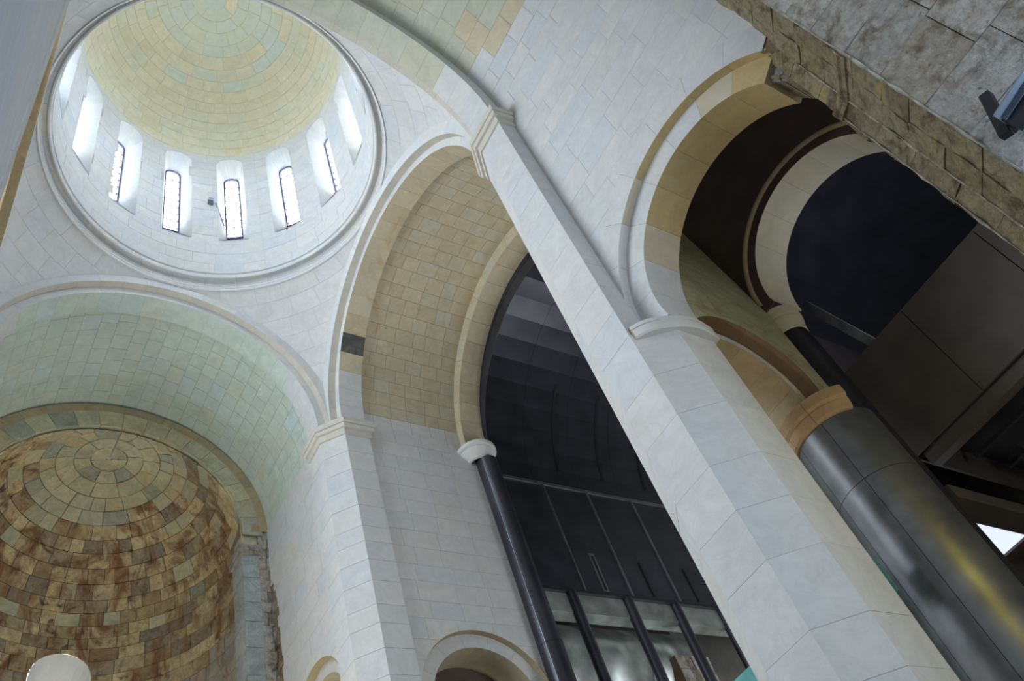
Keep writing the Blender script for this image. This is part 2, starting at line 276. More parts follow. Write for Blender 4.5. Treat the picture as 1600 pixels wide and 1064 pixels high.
def lay(parent, S, rects, m, holes=(), gap=0.006, curve=(0, 0), depth=0.03, amp=0.0, proud=0.003, name='stone', back=None, cap=290, minpx=8, seg=0.4, pick=None, tints=(0, 1), edge=True, r=rnd):
    """every rectangle a stone: the ones that show largest are parts, the rest one stuff part"""
    items = []
    for (a, d, b, c) in rects:
        um, vm = (a + d) / 2, (b + c) / 2; su, sv = scl(S, um, vm)
        gu, gv = gap / su, gap / sv
        nu = max(1, math.ceil((d - a) * su / seg)) if curve[0] else 1; nv = max(1, math.ceil((c - b) * sv / seg)) if curve[1] else 1
        if amp: nu = max(nu, min(5, math.ceil((d - a) * su / 0.22))); nv = max(nv, min(5, math.ceil((c - b) * sv / 0.22)))
        g = patch(S, a + gu, d - gu, b + gv, c - gv, nu, nv, holes, depth, amp, um * 7 + vm * 13, r.uniform(-proud, proud), curved=curve if curve[0] or curve[1] else None)
        if g is None: continue
        p = pix(S(um, vm, 0)); px = 0
        if p and -20 < p[0] < 1620 and -20 < p[1] < 1084: px = p[2] * min((d - a) * su, (c - b) * sv)
        items.append((px, len(items), g, r.uniform(*tints), (um, vm)))
    items.sort(key=lambda t: -t[0])
    rest = []
    for k, it in enumerate(items):
        mm = pick(*it[4]) if pick else m
        mm = mm or m
        if k < cap and it[0] >= minpx:
            link(name, mesh(name, it[2][0], it[2][1], it[3]), mm, parent)
        else: rest.append((it, mm))
    by = {}
    for it, mm in rest: by.setdefault(mm.name, (mm, []))[1].append(it)
    for mm, its in by.values():
        vs = []; fs = []; ti = []
        for it in its:
            n = len(vs); vs += it[2][0]; fs += [tuple(i + n for i in f) for f in it[2][1]]; ti += [it[3]] * len(it[2][0])
        o = link('masonry', mesh('masonry', vs, fs, ti), mm, parent); o['kind'] = 'stuff'
    if back:
        u0 = min(q[0] for q in rects); u1 = max(q[1] for q in rects); v0 = min(q[2] for q in rects); v1 = max(q[3] for q in rects); su, sv = scl(S, (u0 + u1) / 2, (v0 + v1) / 2)
        nu = max(1, math.ceil((u1 - u0) * su / seg)) if curve[0] else 1; nv = max(1, math.ceil((v1 - v0) * sv / seg)) if curve[1] else 1
        g = patch(S, u0, u1, v0, v1, nu, nv, holes, skirt=False, h0=-depth * .8, curved=curve if curve[0] or curve[1] else None)
        if g: link('mortar', mesh('mortar', g[0], g[1], 0.5), back, parent)
def rings(v0, v1, n, u0, u1):  # voussoirs: full width in u, n stones over the angle v
    return [(u0, u1, v0 + (v1 - v0) * i / n, v0 + (v1 - v0) * (i + 1) / n) for i in range(n)]
def loft(name, path, prof, m, parent, tint=0.5, closed=False):
    """moulding: profile of (out, z) carried along a plan polyline, mitred; out is to the left of travel"""
    P = [Vector((x, y)) for x, y in path]; n = len(P); offs = []
    for i in range(n):
        a = (P[i] - P[i - 1]).normalized() if i > 0 else None; b = (P[i + 1] - P[i]).normalized() if i < n - 1 else None
        na = Vector((-a.y, a.x)) if a else None; nb = Vector((-b.y, b.x)) if b else None
        if na is None: o = nb
        elif nb is None: o = na
        else: s = (na + nb).normalized(); o = s / max(s.dot(na), .35)
        offs.append(o)
    vs = [(P[i].x + offs[i].x * r, P[i].y + offs[i].y * r, z) for i in range(n) for r, z in prof]; k = len(prof)
    fs = [(i * k + q, (i + 1) * k + q, (i + 1) * k + q + 1, i * k + q + 1) for i in range(n - 1) for q in range(k - 1)]
    fs += [tuple(range(k - 1, -1, -1)), tuple((n - 1) * k + q for q in range(k))]
    return link(name, mesh(name, vs, fs, tint), m, parent)

X, Y, Z = Vector((1, 0, 0)), Vector((0, 1, 0)), Vector((0, 0, 1))
HS = 21.5163; R1, R1P, R2 = 5.24, 4.92, 4.66; DD, WB = 0.25, 1.06
PE, PS, PN, PW = 5.0, -4.94, 4.87, -5.0         # the four crossing planes
RS, RE_, RW = 4.80, 4.86, 5.12                   # radii of the south, east and west barrel vaults

# ================================================================== setting
fl = Box().box((-24, -24, -0.3), (20, 16, 0)).make('floor', M['floor']); fl['kind'] = 'structure'

# ---- dome
dome = empty('dome', 'pale yellow stone dome rising above the ring of drum windows', 'dome')
SD_ = sph((0, -0.03, 0), 4.72)
def SD(u, v, h):
    p = SD_(u, v, h); return Vector((p.x, p.y, 36.25 + p.z * 1.17))
lay(dome, SD, courses(SD, 2.73, 2.73 + 2 * PI, 0.10, PI / 2, 0.53, 0.85), M['dome'], curve=(1, 1), back=M['jointdome'], gap=0.008, depth=0.02, seg=0.45, pick=lambda u, v: M['domeblue'] if .2 < v < 0.55 or (v < 0.8 and rnd.random() < 0.35) else None)
lathe('keystone', [(0.0, 41.75), (0.25, 41.745), (0.47, 41.735)], (0, -0.03), M['domeblue'], dome, n=16)
# ---- drum with windows
drum = empty('dome_drum', 'white stone drum pierced by a ring of tall round-headed windows', 'drum')
NW, WA0, HW = 15, math.radians(-24.1), math.radians(6.35)
SDR = lambda u, v, h: Vector(((4.72 - h) * math.cos(u), -0.03 + (4.72 - h) * math.sin(u), v))
WH = []
for k in range(NW):
    a = WA0 + k * 2 * PI / NW
    ol = [(a - HW, 29.6), (a + HW, 29.6)] + [(a + HW * math.cos(t * PI / 12), 35.42 + .53 * math.sin(t * PI / 12)) for t in range(13)] + [(a - HW, 29.6)]
    WH.append(Hole(ol, lambda u, v, a=a: abs(u - a) < HW and (29.6 < v <= 35.42 or (v > 35.42 and ((u - a) / HW) ** 2 + ((v - 35.42) / .53) ** 2 < 1))))
a00 = WA0 - PI / NW
lay(drum, SDR, courses(SDR, a00, a00 + 2 * PI, 27.44, 36.25, 0.62, 1.05), M['marble'], holes=WH, curve=(1, 0), back=M['joint'], gap=0.004, depth=0.015, seg=0.3)
for k in range(NW):
    a = WA0 + k * 2 * PI / NW; w = empty('dome_window', kind='structure'); w.name = 'window_%d' % (k + 1)
    # splayed embrasure: inner outline on the drum face, outer outline on the glazing plane
    def out2(r, hw, z0, zs, rise, n=10):
        return [(a - hw, z0, r), (a - hw, zs, r)] + [(a - hw * math.cos(t * PI / n), zs + rise * math.sin(t * PI / n), r) for t in range(1, n)] + [(a + hw, zs, r), (a + hw, z0, r)]
    A = out2(4.72, HW, 29.6, 35.42, .53); G = out2(5.5, math.radians(3.05), 30.72, 35.30, .33); O = out2(5.97, math.radians(3.3), 30.55, 35.80, .02)
    pt = lambda q: (q[2] * math.cos(q[0]), -0.03 + q[2] * math.sin(q[0]), q[1])
    def strip(nm, q):
        a_, b_, c_, d_ = (Vector(p) for p in q); m_ = (a_ + b_ + c_ + d_) / 4
        return link(nm, mesh(nm, [p + (m_ - p).normalized() * .004 for p in (a_, b_, c_, d_)], [(0, 1, 2, 3)], rnd.random()), M['trim'], w)
    n = len(A)
    for i in range(n):
        P0, P1, G0, G1 = A[i], A[(i + 1) % n], G[i], G[(i + 1) % n]
        seam = i in (0, n - 2); parts = 5 if seam else 1
        L_ = lambda p, q, t: tuple(x + (y - x) * t for x, y in zip(p, q))
        for t in range(parts):
            strip('stone', [pt(L_(P0, P1, t / parts)), pt(L_(P0, P1, (t + 1) / parts)), pt(L_(G0, G1, (t + 1) / parts)), pt(L_(G0, G1, t / parts))])
    bk = lambda L, d: [(q_[0], q_[1], q_[2]) for q_ in L]
    vs = [pt((x_[0] + (.004 if x_[0] > a else -.004), x_[1] + (.03 if x_[1] > 31 else -.03), x_[2])) for x_ in A + G]
    link('mortar', mesh('mortar', vs, [(i, (i + 1) % n, n + (i + 1) % n, n + i) for i in range(n)], .5), M['joint'], w)
    link('reveal', mesh('reveal', [pt(q_) for q_ in G + O], [(i, (i + 1) % n, n + (i + 1) % n, n + i) for i in range(n)], .5), M['trim'], w)
    # frame and lead lattice
    fr = Box(); c = Vector((math.cos(a), math.sin(a), 0)); t = Vector((-math.sin(a), math.cos(a), 0)); base = Vector((0, -0.03, 0))
    hw = 5.5 * math.radians(3.05); P = lambda s, z, r=5.52: base + c * r + t * s + Z * z
    for i in range(len(G) - 1):
        A1 = Vector(pt((G[i][0], G[i][1], 5.49))); B1 = Vector(pt((G[i + 1][0], G[i + 1][1], 5.49))); fr.bar(A1, B1, .07, .07, tuple(c))
    fr.bar(P(-hw, 30.9), P(hw, 30.9), .08, .36, tuple(Z))
    fr.make('window_frame', M['frame'], w)
    la = Box()
    for j in range(8):
        z = 31.3 + j * 0.52
        la.bar(P(-hw, z), P(hw, z), .012, .012)
        for s in (-hw + .04, hw - .04, 0): la.bar(P(s - .03, z), P(s + .03, z), .05, .05)
    la.make('lead_lattice', M['frame'], w)
    g = [P(-hw, 30.72, 5.54), P(hw, 30.72, 5.54), P(hw, 35.3, 5.54), P(0, 35.63, 5.54), P(-hw, 35.3, 5.54)]
    link('pane', mesh('pane', g, [(0, 1, 2, 3, 4)]), M['glass'], w)
# ---- ring cornice
rc = empty('ring_cornice', 'round moulded stone cornice at the foot of the dome drum', 'cornice')
def cornice_piece(i, n=30):
    lathe('moulding', [(4.97, 26.74), (4.945, 26.76), (4.93, 26.78), (4.925, 26.97), (4.90, 26.98), (4.90, 27.02), (4.935, 27.04), (4.93, 27.26), (4.80, 27.30), (4.765, 27.24), (4.755, 27.17), (4.71, 27.165), (4.68, 27.20), (4.67, 27.27), (4.685, 27.31), (4.715, 27.33), (4.715, 27.36), (4.66, 27.365), (4.645, 27.39), (4.645, 27.43), (4.73, 27.47)], (0, -0.03), M['trim'], rc, 2 * PI * i / n + .0009, 2 * PI * (i + 1) / n - .0009, 4, rnd.random(), True, False)
for i in range(30): cornice_piece(i)

# ---- pendentives: sphere through the four arches
RP = 7.243; SP = sph((0, -0.03, HS), RP, el=True)
corners = [('northeast', 1, 1, 'between the east and north arches'), ('northwest', -1, 1, 'between the north and west arches'), ('southwest', -1, -1, 'between the south and west arches'), ('southeast', 1, -1, 'between the east and south arches')]
for nm, sx, sy, txt in corners:
    o = empty('pendentive', 'curved triangular stone pendentive under the dome ring ' + txt, 'pendentive')
    px_, py_ = 5.0, (PN + .03 if sy > 0 else -PS - .03)
    def az_lim(el):
        rho = RP * math.cos(el); e = math.acos(min(1, px_ / rho)); n = math.acos(min(1, py_ / rho)); return e, PI / 2 - n
    qc = {(1, 1): 0, (-1, 1): PI / 2, (-1, -1): PI, (1, -1): 3 * PI / 2}[(sx, sy)]
    sw = sx * sy < 0
    el1 = math.asin(5.33 / RP); n = 9; els = [0.0 + (el1) * i / n for i in range(n + 1)]
    def lim(el):
        lo, hi = az_lim(el)
        if sw: lo, hi = PI / 2 - hi, PI / 2 - lo
        return qc + lo, qc + hi
    H = []
    N_ = 40; lo_pts = [(lim(el1 * i / N_)[0], el1 * i / N_) for i in range(N_ + 1)]; hi_pts = [(lim(el1 * i / N_)[1], el1 * i / N_) for i in range(N_ + 1)]
    H = [Hole(lo_pts, lambda u, v, lim=lim: u < lim(v)[0]), Hole(hi_pts, lambda u, v, lim=lim: u > lim(v)[1])]
    rects = []
    for i in range(n):
        a_, b_ = lim(els[i + 1]); a_ -= .001; b_ += .001; L = (b_ - a_) * RP * math.cos(els[i]); m_ = max(1, round(L / 1.1)); ws = [1 + rnd.uniform(-.25, .25) for _ in range(m_)]; t = sum(ws); x = a_
        for w in ws: rects.append((x, x + (b_ - a_) * w / t, els[i], els[i + 1])); x += (b_ - a_) * w / t
    lay(o, SP, rects, M['marble'], holes=H, curve=(1, 1), back=M['joint'], gap=0.004, depth=0.012, seg=0.35)

# ---- crossing arches: fascia, moulded step, soffit band, end step
def crossing_arch(label, c, out, side, rb, planes, nv=22, step='trim'):
    """c: centre on the crossing plane, out: horizontal direction away from the crossing"""
    o = empty('crossing_arch', label, 'arch'); c = Vector(c); out = Vector(out); side = Vector(side)
    z0 = -0.03
    def mk(name, S, u0, u1, m, curve, n=nv, tints=(0, 1), mixed=None):
        k = 0
        for (a, d, b, cc) in rings(z0, PI - z0, n, u0, u1):
            g = patch(S, a + .002, d, b + .0006, cc - .0006, 1, 3, (), .02, 0, 0, 0)
            link(name, mesh(name, g[0], g[1], rnd.uniform(*tints)), mixed(k) if mixed else m, o); k += 1
        g = patch(S, u0 + .004, u1, -z0, PI + z0, 1, n * 3, (), 0, h0=-.010, skirt=False); link('mortar', mesh('mortar', g[0], g[1], .5), M['joint'], o)
    mk('outer_fascia', ring(c, -out, side, Z), R1P, R1 + .11, M['trim'], 0)
    mk('fillet', cyl(c, out, side, Z, R1P), 0, DD, M['cream' if step == 'trim' else step], 1)  # fillet colour carries painted shade
    mk('inner_fascia', ring(c + out * DD, -out, side, Z), R2, R1P, M[step], 0)
    mk('voussoir', cyl(c, out, side, Z, R2), DD, WB, M['marble'], 1, 22, mixed=planes)
    mk('rear_fascia', ring(c + out * WB, out, side, Z), R2, rb + .02, M['trim'], 0)
    return o
darkst = stone_mat('charred_dark_stone', [(0.10, 0.105, 0.10), (0.11, 0.11, 0.10)], 0.3, 0.3, bump=0.5)
crossing_arch('stone arch with pale double fascia opening into the chancel vault', (PE, 0, HS), (1, 0, 0), (0, 1, 0), RE_, lambda k: M['green'] if 4 <= k <= 17 else M['marble'])
crossing_arch('stone arch with pale double fascia and one dark stone opening into the south arm', (0, PS, HS), (0, -1, 0), (1, 0, 0), RS, lambda k: darkst if k == 4 else (M['vault'] if 3 <= k <= 19 else M['marble']))
crossing_arch('stone arch over the nave side of the crossing, springing from the tall moulded impost', (PW, 0, HS), (-1, 0, 0), (0, -1, 0), RW, lambda k: M['olivevault'] if 4 <= k <= 17 else M['marble'])
crossing_arch('brown stone arch seen edge-on beside the blue-lit north wall', (0, PN, HS), (0, 1, 0), (-1, 0, 0), RW, lambda k: M['tan'], step='tan')

# ---- barrel vaults
ve = empty('barrel_vault', 'grey-green stone barrel vault between the crossing and the old apse', 'vault')
S_ = cyl((0, 0, HS), X, -Y, Z, RE_)
lay(ve, S_, courses(S_, PE + WB, 10.3, 0.0, PI, 0.52, 0.62), M['green'], curve=(0, 1), back=M['jointg'], gap=0.006, depth=0.012, seg=0.3)
vs_ = empty('barrel_vault', 'tan stone barrel vault over the south arm ending in dark steel', 'vault')
S_ = cyl((0, 0, HS), -Y, X, Z, RS)
lay(vs_, S_, courses(S_, -PS + WB, 9.60, 0.0, PI, 0.50, 0.62), M['vault'], curve=(0, 1), back=M['jointy'], gap=0.006, depth=0.014, seg=0.3, pick=lambda u, v: M['marble'] if v < .10 or v > PI - .1 else None)
vw = empty('barrel_vault', 'olive stone barrel vault over the nave above the plain white south wall', 'vault')
S_ = cyl((0, 0, HS), -X, -Y, Z, RW)
lay(vw, S_, courses(S_, -PW + WB, 17, 0.0, PI, 0.60, 0.9), M['olivevault'], curve=(0, 1), back=M['joint'], gap=0.005, depth=0.012, seg=0.3, pick=lambda u, v: M['marble'] if v < .62 - .03 * u + .05 * math.sin(u * 3) else (M['vault'] if v < .70 and rnd.random() < .5 else None))

# ---- south arm end arch
ea = empty('end_arch', 'tan stone arch framing the dark steel vault of the south arm', 'arch')
for nm, S_, u0, u1, m_ in (('front_face', ring((0, -9.60, 21.3), Y, X, Z), 4.50, RS + .25, M['vault']), ('voussoir', cyl((0, -9.60, 21.25), -Y, X, Z, 4.50), 0, 0.82, M['vault'])):
    for (a, d, b, cc) in rings(-0.10, PI + .1, 20, u0, u1):
        g = patch(S_, a, d, b + .001, cc - .001, 1, 3, (), .03); link(nm, mesh(nm, g[0], g[1], rnd.random()), m_, ea)
lathe('rear_face', [(0, 0), (0.01, 0)], (0, -10.42), M['vault'], ea, n=3)
bpy.data.objects.remove(bpy.data.objects['rear_face'])
for sx, lb in ((1, 'beside the east wall of the south arm'), (-1, 'on the west side of the south arm')):
    cc_ = empty('capital', 'white half-round capital ' + lb, 'capital')
    lathe('moulding', [(.30, 20.62), (.37, 20.64), (.44, 20.74), (.60, 20.88), (.62, 20.93), (.61, 20.95), (.66, 20.96), (.70, 21.0), (.70, 21.12), (.0, 21.2)], (sx * 4.74, -10.05), M['trim'], cc_, n=40)
    st = empty('steel_column', 'slender dark steel column ' + ('below the white capital beside the pale wall' if sx > 0 else 'on the west side of the south arm'), 'column')
    lathe('shaft', [(.36, 0), (.36, 20.64)], (sx * 4.62, -10.28), M['steel'], st, n=40)
    a_s = math.radians(121 if sx > 0 else 50); lathe('seam', [(.35, 0), (.366, 0), (.366, 20.6), (.35, 20.6)], (sx * 4.62, -10.28), M['bright'], st, a_s, a_s + .02, 1)
    for z in (4.5, 9, 13.6, 18.2): lathe('ring_joint', [(.362, z), (.364, z + .02), (.362, z + .04)], (sx * 4.62, -10.28), M['iron'], st, n=32)

# ---- walls
def wall(name, S, rects, m, holes=(), **k):
    o = empty(name, kind='structure'); lay(o, S, rects, m, holes=holes, **k); return o
# south arm east wall (faces west)
S_ = plane((RS - .02, PS - WB, 0), -Y, Z, -X)
u9 = 9.97 + PS - WB
SA_C = (8.08 + PS - WB, 12.1)
hole_sa = arch_hole(SA_C[0], SA_C[1], 1.986, 0.0, 60)
wall('wall_east', S_, courses(S_, 0, u9, 0, HS, 0.62, 1.0), M['marble'], [hole_sa], back=M['joint'], gap=0.004, depth=0.02)
S_ = plane((-RS + .02, PS - WB, 0), -Y, Z, X)
wall('wall_west', S_, courses(S_, 0, u9, 0, HS, 1.2, 1.8), M['marble'], [arch_hole(7.5 + PS - WB, 11.75, 1.32, 0)], back=M['joint'], gap=0.004, depth=0.02, cap=0)
# chancel south wall (faces north), ragged east end
S_ = plane((PE + WB, -RE_ + .02, 0), X, Z, Y)
u1e = 4.0
ragged = [(u1e + 9, 0), (3.75, 0)]
zz = 0
while zz < HS: 
    w_ = 3.72 + .35 * (zz > 19) + .3 * max(0, (zz - 17) / 4) + rnd.uniform(-.09, .09); ragged += [(w_, zz), (w_ + rnd.uniform(-.03, .03), zz + .35)]; zz += .35
def rag_in(u, v, L=ragged):
    for (a, b), (c, d) in zip(L[1:], L[2:]):
        if b <= v <= d and d > b: return u > a + (c - a) * (v - b) / (d - b)
    return u > 4.1
hole_ch = arch_hole(7.85 - PE - WB, 13.2, 1.626, 0.0, 60)
wall('wall_south', S_, courses(S_, 0, 4.2, 0, HS, 0.66, 1.15), M['marble'], [hole_ch, Hole(ragged[1:], rag_in)], back=M['joint'], gap=0.004, depth=0.02)
S_ = plane((PE + WB, RE_ - .02, 0), X, Z, -Y)
wall('wall_north', S_, courses(S_, 0, 4.1, 0, HS, 1.2, 1.8), M['marble'], back=M['joint'], cap=0, depth=0.02)
# nave south wall above and around the arcade arch (faces north)
YW = -5.11; ACX, ACZ = -8.71, 12.73
S_ = plane((-6.12, YW, 0), -X, Z, Y)
hA = arch_hole(-ACX - 6.12, ACZ, 3.158, -1)
wall('wall_south', S_, courses(S_, 0, 5.9, 12.0, HS, 0.66, 1.2), M['marble'], [hA], back=M['joint'], gap=0.0028, depth=0.008, proud=.0015)
# nave north wall (faces south)
S_ = plane((-6.05, 4.79, 0), -X, Z, -Y)
wall('wall_north', S_, courses(S_, 0, 12, 0, HS, 0.66, 1.2), M['marble'], back=M['joint'], gap=0.0015, depth=0.004, proud=0)

# ---- arcade arch of the nave south wall (new part) with old end
aa = empty('arcade_arch', 'pale stepped stone arch beside the great pier, its far end broken off at old masonry', 'arch')
cA = Vector((ACX, YW, ACZ)); T1 = math.radians(148)
def vous(name, S, u0, u1, t0, t1, n, m_, parent, dp=.03, g_=.003, R=2.6, amp=0, bounce_tone=None):
    for (a, d, b, cc) in rings(t0, t1, n, u0, u1):
        mz = m_ if bounce_tone is None or b < bounce_tone else (M['warmlight'] if b < bounce_tone + .35 else M['warm'])  # stones past this angle get the painted floor bounce
        g = patch(S, a + .002, d, b + g_ / R, cc - g_ / R, 1 if not amp else 3, 6, (), dp, amp, b); link(name, mesh(name, g[0], g[1], rnd.random()), mz, parent)
    g = patch(S, u0 + .004, u1, t0, t1, 1, n * 6, (), 0, h0=-.010 if not amp else -.04, skirt=False); link('mortar', mesh('mortar', g[0], g[1], .5), M['joint'] if m_.name.startswith('pale_m') else M['jointy'], parent)
vous('voussoir', ring(cA, Y, X, Z), 2.62, 3.16, -.17, T1, 8, M['marble'], aa)
vous('outer_soffit', cyl(cA, -Y, X, Z, 2.62), 0, .20, -.19, T1 + .03, 8, M['marble'], aa, bounce_tone=.8)
cB = cA + Vector((0, -.20, 0))
vous('inner_face', ring(cB, Y, X, Z), 2.13, 2.62, -.19, T1 + .02, 8, M['marble'], aa, bounce_tone=1.6)
vous('inner_soffit', cyl(cB, -Y, X, Z, 2.13), 0, .90, -.19, T1 + .02, 8, M['marble'], aa, bounce_tone=.5)
# broken end faces
g = patch(lambda u, v, h: cA + (X * math.cos(T1 + .01) + Z * math.sin(T1 + .01)) * u - Y * v, 2.62, 3.2, -.02, .5, 3, 3, (), .02, .04)
link('broken_end', mesh('broken_end', g[0], g[1], .5), M['rubble'], aa)
g = patch(lambda u, v, h: cB + (X * math.cos(T1 + .03) + Z * math.sin(T1 + .03)) * u - Y * v, 2.13, 2.66, 0, .9, 3, 3, (), .02, .03)
link('broken_end', mesh('broken_end', g[0], g[1], .5), M['tan'], aa)
oa = empty('ruined_arch', 'rough brown remnant of the old arch where the pale arcade arch breaks off', 'masonry')
vous('inner_soffit', cyl(cB + Vector((0, -.05, 0)), -Y, X, Z, 2.22), 0, .85, T1, PI, 4, M['rubble'], oa, .06, .01, amp=.05)
vous('inner_face', ring(cB + Vector((0, -.10, 0)), Y, X, Z), 2.2, 2.75, T1, PI, 4, M['old'], oa, .06, .01, amp=.06)
vous('outer_face', ring(cA + Vector((0, -.03, 0)), Y, X, Z), 2.6, 3.3, T1 - .02, PI, 4, M['rubble'], oa, .06, .01, amp=.07)

# ---- piers
def facets(parent, path, z0, z1, m_, hc=0.66, wc=0.95, out=1, amp=0, gap=.005, depth=.02, cap=200, proud=.002, mats=None):
    n = 0
    for i, (A, B) in enumerate(zip(path, path[1:])):
        A = Vector((*A, 0)); B = Vector((*B, 0)); d = B - A; L = d.length; d.normalize(); nn = Vector((-d.y, d.x, 0)) * out
        S_ = plane(A, d, Z, nn); r2 = random.Random(3)  # same course heights on every facet
        nC = max(1, round((z1 - z0) / hc)); hs = [1 + r2.uniform(-.2, .2) for _ in range(nC)]; t = sum(hs); z = z0; rects = []
        for h in hs:
            zz = z + (z1 - z0) * h / t; m = max(1, round(L / wc + rnd.uniform(-.2, .2))); ws = [1 + rnd.uniform(-.3, .3) for _ in range(m)]; tt = sum(ws); a = 0
            for w in ws: rects.append((a, a + L * w / tt, z, zz)); a += L * w / tt
            z = zz
        # no gap at the outer corners: widen the end stones by the gap
        rects = [(a - (gap if a < 1e-6 else 0), d_ + (gap if d_ > L - 1e-6 else 0), b, c) for a, d_, b, c in rects]
        lay(parent, S_, rects, mats[i] if mats else m_, gap=gap, depth=depth, amp=amp, proud=proud, back=None, cap=cap)
    vs = []; fs = []; 
    k = len(path)
    inner = [Vector(p) for p in path]; cen = sum(inner, Vector((0, 0))) / k
    for z in (z0, z1):
        for i, p in enumerate(inner):
            # pull the core in behind the stones
            a = (inner[i] - inner[i - 1]).normalized() if i else None; b = (inner[i + 1] - inner[i]).normalized() if i < k - 1 else None
            na_ = Vector((-a.y, a.x)) if a else None; nb_ = Vector((-b.y, b.x)) if b else None
            s = na_ if nb_ is None else (nb_ if na_ is None else (na_ + nb_).normalized() / max(.35, (na_ + nb_).normalized().dot(na_)))
            q = p - s * out * depth * .8; vs.append((q.x, q.y, z))
    fs = [(i, i + 1, k + i + 1, k + i) for i in range(k - 1)]
    link('mortar', mesh('mortar', vs, fs, .5), M['joint'] if not amp else M['jointd'], parent)
PROF = [(-.05, 20.72), (.05, 20.72), (.055, 20.74), (.055, 20.96), (.12, 20.965), (.14, 20.99), (.155, 21.04), (.15, 21.09), (.13, 21.12), (.17, 21.125), (.20, 21.16), (.20, 21.27), (.17, 21.30), (.03, 21.5), (-.05, 21.5)]
def impost(parent, path, sgn=-1):
    """mouldings that follow the facets of the pier"""
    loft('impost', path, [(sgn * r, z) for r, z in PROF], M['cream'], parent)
e5 = 5.24
# southeast pier
se = empty('crossing_pier', 'slim faceted white pier between the chancel and the south arm, moulded impost on top', 'pier')
pth = [(PE + WB, -RE_), (PE + WB, -R2), (e5, -R2), (R2, -e5 + .03), (R2, PS - WB - .03), (RS, PS - WB - .03)]
facets(se, pth, 0, 20.74, M['marble'], out=-1)
impost(se, pth)
# southwest pier
sw = empty('crossing_pier', 'great white faceted pier rising across the view between south arm and nave', 'pier')
pu = [(-6.15, YW), (-6.10, -R2), (-e5, -R2), (-R2, -e5 + .03), (-R2, PS - WB), (-RS, PS - WB)]
facets(sw, pu[::-1], 12.1, 20.74, M['marble'], out=-1, hc=.8, gap=.003, depth=.012)
impost(sw, pu[::-1])
pl = [(-6.58, -6.22), (-6.58, -5.32), (-6.10, -R2), (-e5, -R2), (-R2, -e5 + .03), (-R2, PS - WB), (-RS, PS - WB)]
facets(sw, pl[::-1], 0, 12.1, M['marble'], out=-1, hc=.95, wc=1.6, gap=.0025, depth=.010)
# northwest, northeast piers
nw = empty('crossing_pier', 'blue-lit north pier seen edge-on beside the dome', 'pier')
pn = [(-6.07, 4.80), (-6.06, 4.77), (-e5, 4.77), (-R2, 5.2), (-R2, PN + WB), (-RW, PN + WB)]
facets(nw, pn, 0, 20.74, M['marble'], out=-1 if True else 1)
impost(nw, pn)
ne = empty('crossing_pier', 'faceted white pier at the north side of the chancel', 'pier')
pn = [(PE + WB, RE_), (PE + WB, R2), (e5, R2), (R2, e5), (R2, PN + WB), (RW, PN + WB)]
facets(ne, pn, 0, 20.74, M['marble'], out=1, cap=0)
impost(ne, pn, 1)
# arcade impost on the great pier: rounded plan over the faceted pier head
ai = empty('arcade_impost', 'curved white moulded impost on the great pier under the arcade arch', 'impost')
def plan(off, bulge):
    base = [Vector((-6.02, -4.80)), Vector((-6.30, -4.98)), Vector((-6.58, -5.36)), Vector((-6.58, -5.8)), Vector((-6.58, -6.3))]
    nr = [Vector((-.81, .59)), Vector((-.81, .59)), Vector((-.94, .33)), Vector((-1, 0)), Vector((-1, 0))]
    sc_ = [.85, .7, .35, .75, .4]
    return [b + n * (off * k if off > 0 else off) for b, n, k in zip(base, nr, sc_)]
def smooth_path(P, n=5):
    out = []
    Q = [P[0]] + P + [P[-1]]
    for i in range(1, len(Q) - 2):
        for k in range(n):
            t = k / n; a, b, c, d = Q[i - 1:i + 3]
            out.append(.5 * ((2 * b) + (c - a) * t + (2 * a - 5 * b + 4 * c - d) * t * t + (3 * b - a - 3 * c + d) * t ** 3))
    return out + [P[-1]]
lv = [(-.05, 11.93), (.20, 11.94), (.235, 11.97), (.24, 12.05), (.225, 12.13), (.20, 12.15), (.185, 12.155), (.185, 12.175), (.215, 12.18), (.215, 12.26), (-.1, 12.30)]
rowsv = [smooth_path(plan(o_, 0)) for o_, z in lv]; kk = len(rowsv[0]); vs = []; fs = []
for (o_, z), r_ in zip(lv, rowsv): vs += [(p.x, p.y, z) for p in r_]
for j in range(len(lv) - 1):
    for i in range(kk - 1): fs.append((j * kk + i, j * kk + i + 1, (j + 1) * kk + i + 1, (j + 1) * kk + i))
link('moulding', mesh('moulding', vs, fs, .6), M['trim'], ai)
n_ = len(lv); link('end_face', mesh('end_face', [vs[j * kk] for j in range(n_)] + [(-5.98, -4.95, 12.30), (-5.98, -4.95, 11.93)], [tuple(range(n_ + 2))], .3), M['tan'], ai)

# ---- old west pier: rough masonry
op = empty('old_pier', 'big rough weathered masonry pier with a broken mossy edge', 'pier')
Ang = [(-10.84, -6.3), (-10.84, -5.32), (-11.08, -5.20), (-11.55, -4.62), (-17.0, -4.62)]
facets(op, Ang[3:], 0, 24, M['old'], 0.85, 1.05, -1, amp=.03, gap=.006, depth=.04, proud=.008)
facets(op, Ang[2:4], 0, 24, M['rubble'], .7, .4, -1, amp=.045, gap=.002, depth=.05, proud=.006)
facets(op, Ang[1:3], 0, 24, M['rubble'], .8, .5, -1, amp=.045, gap=.002, depth=.05, proud=.006)
facets(op, Ang[0:2], 0, 12.4, M['rubble'], .6, .6, -1, amp=.06, gap=.012, depth=.07, proud=.03)

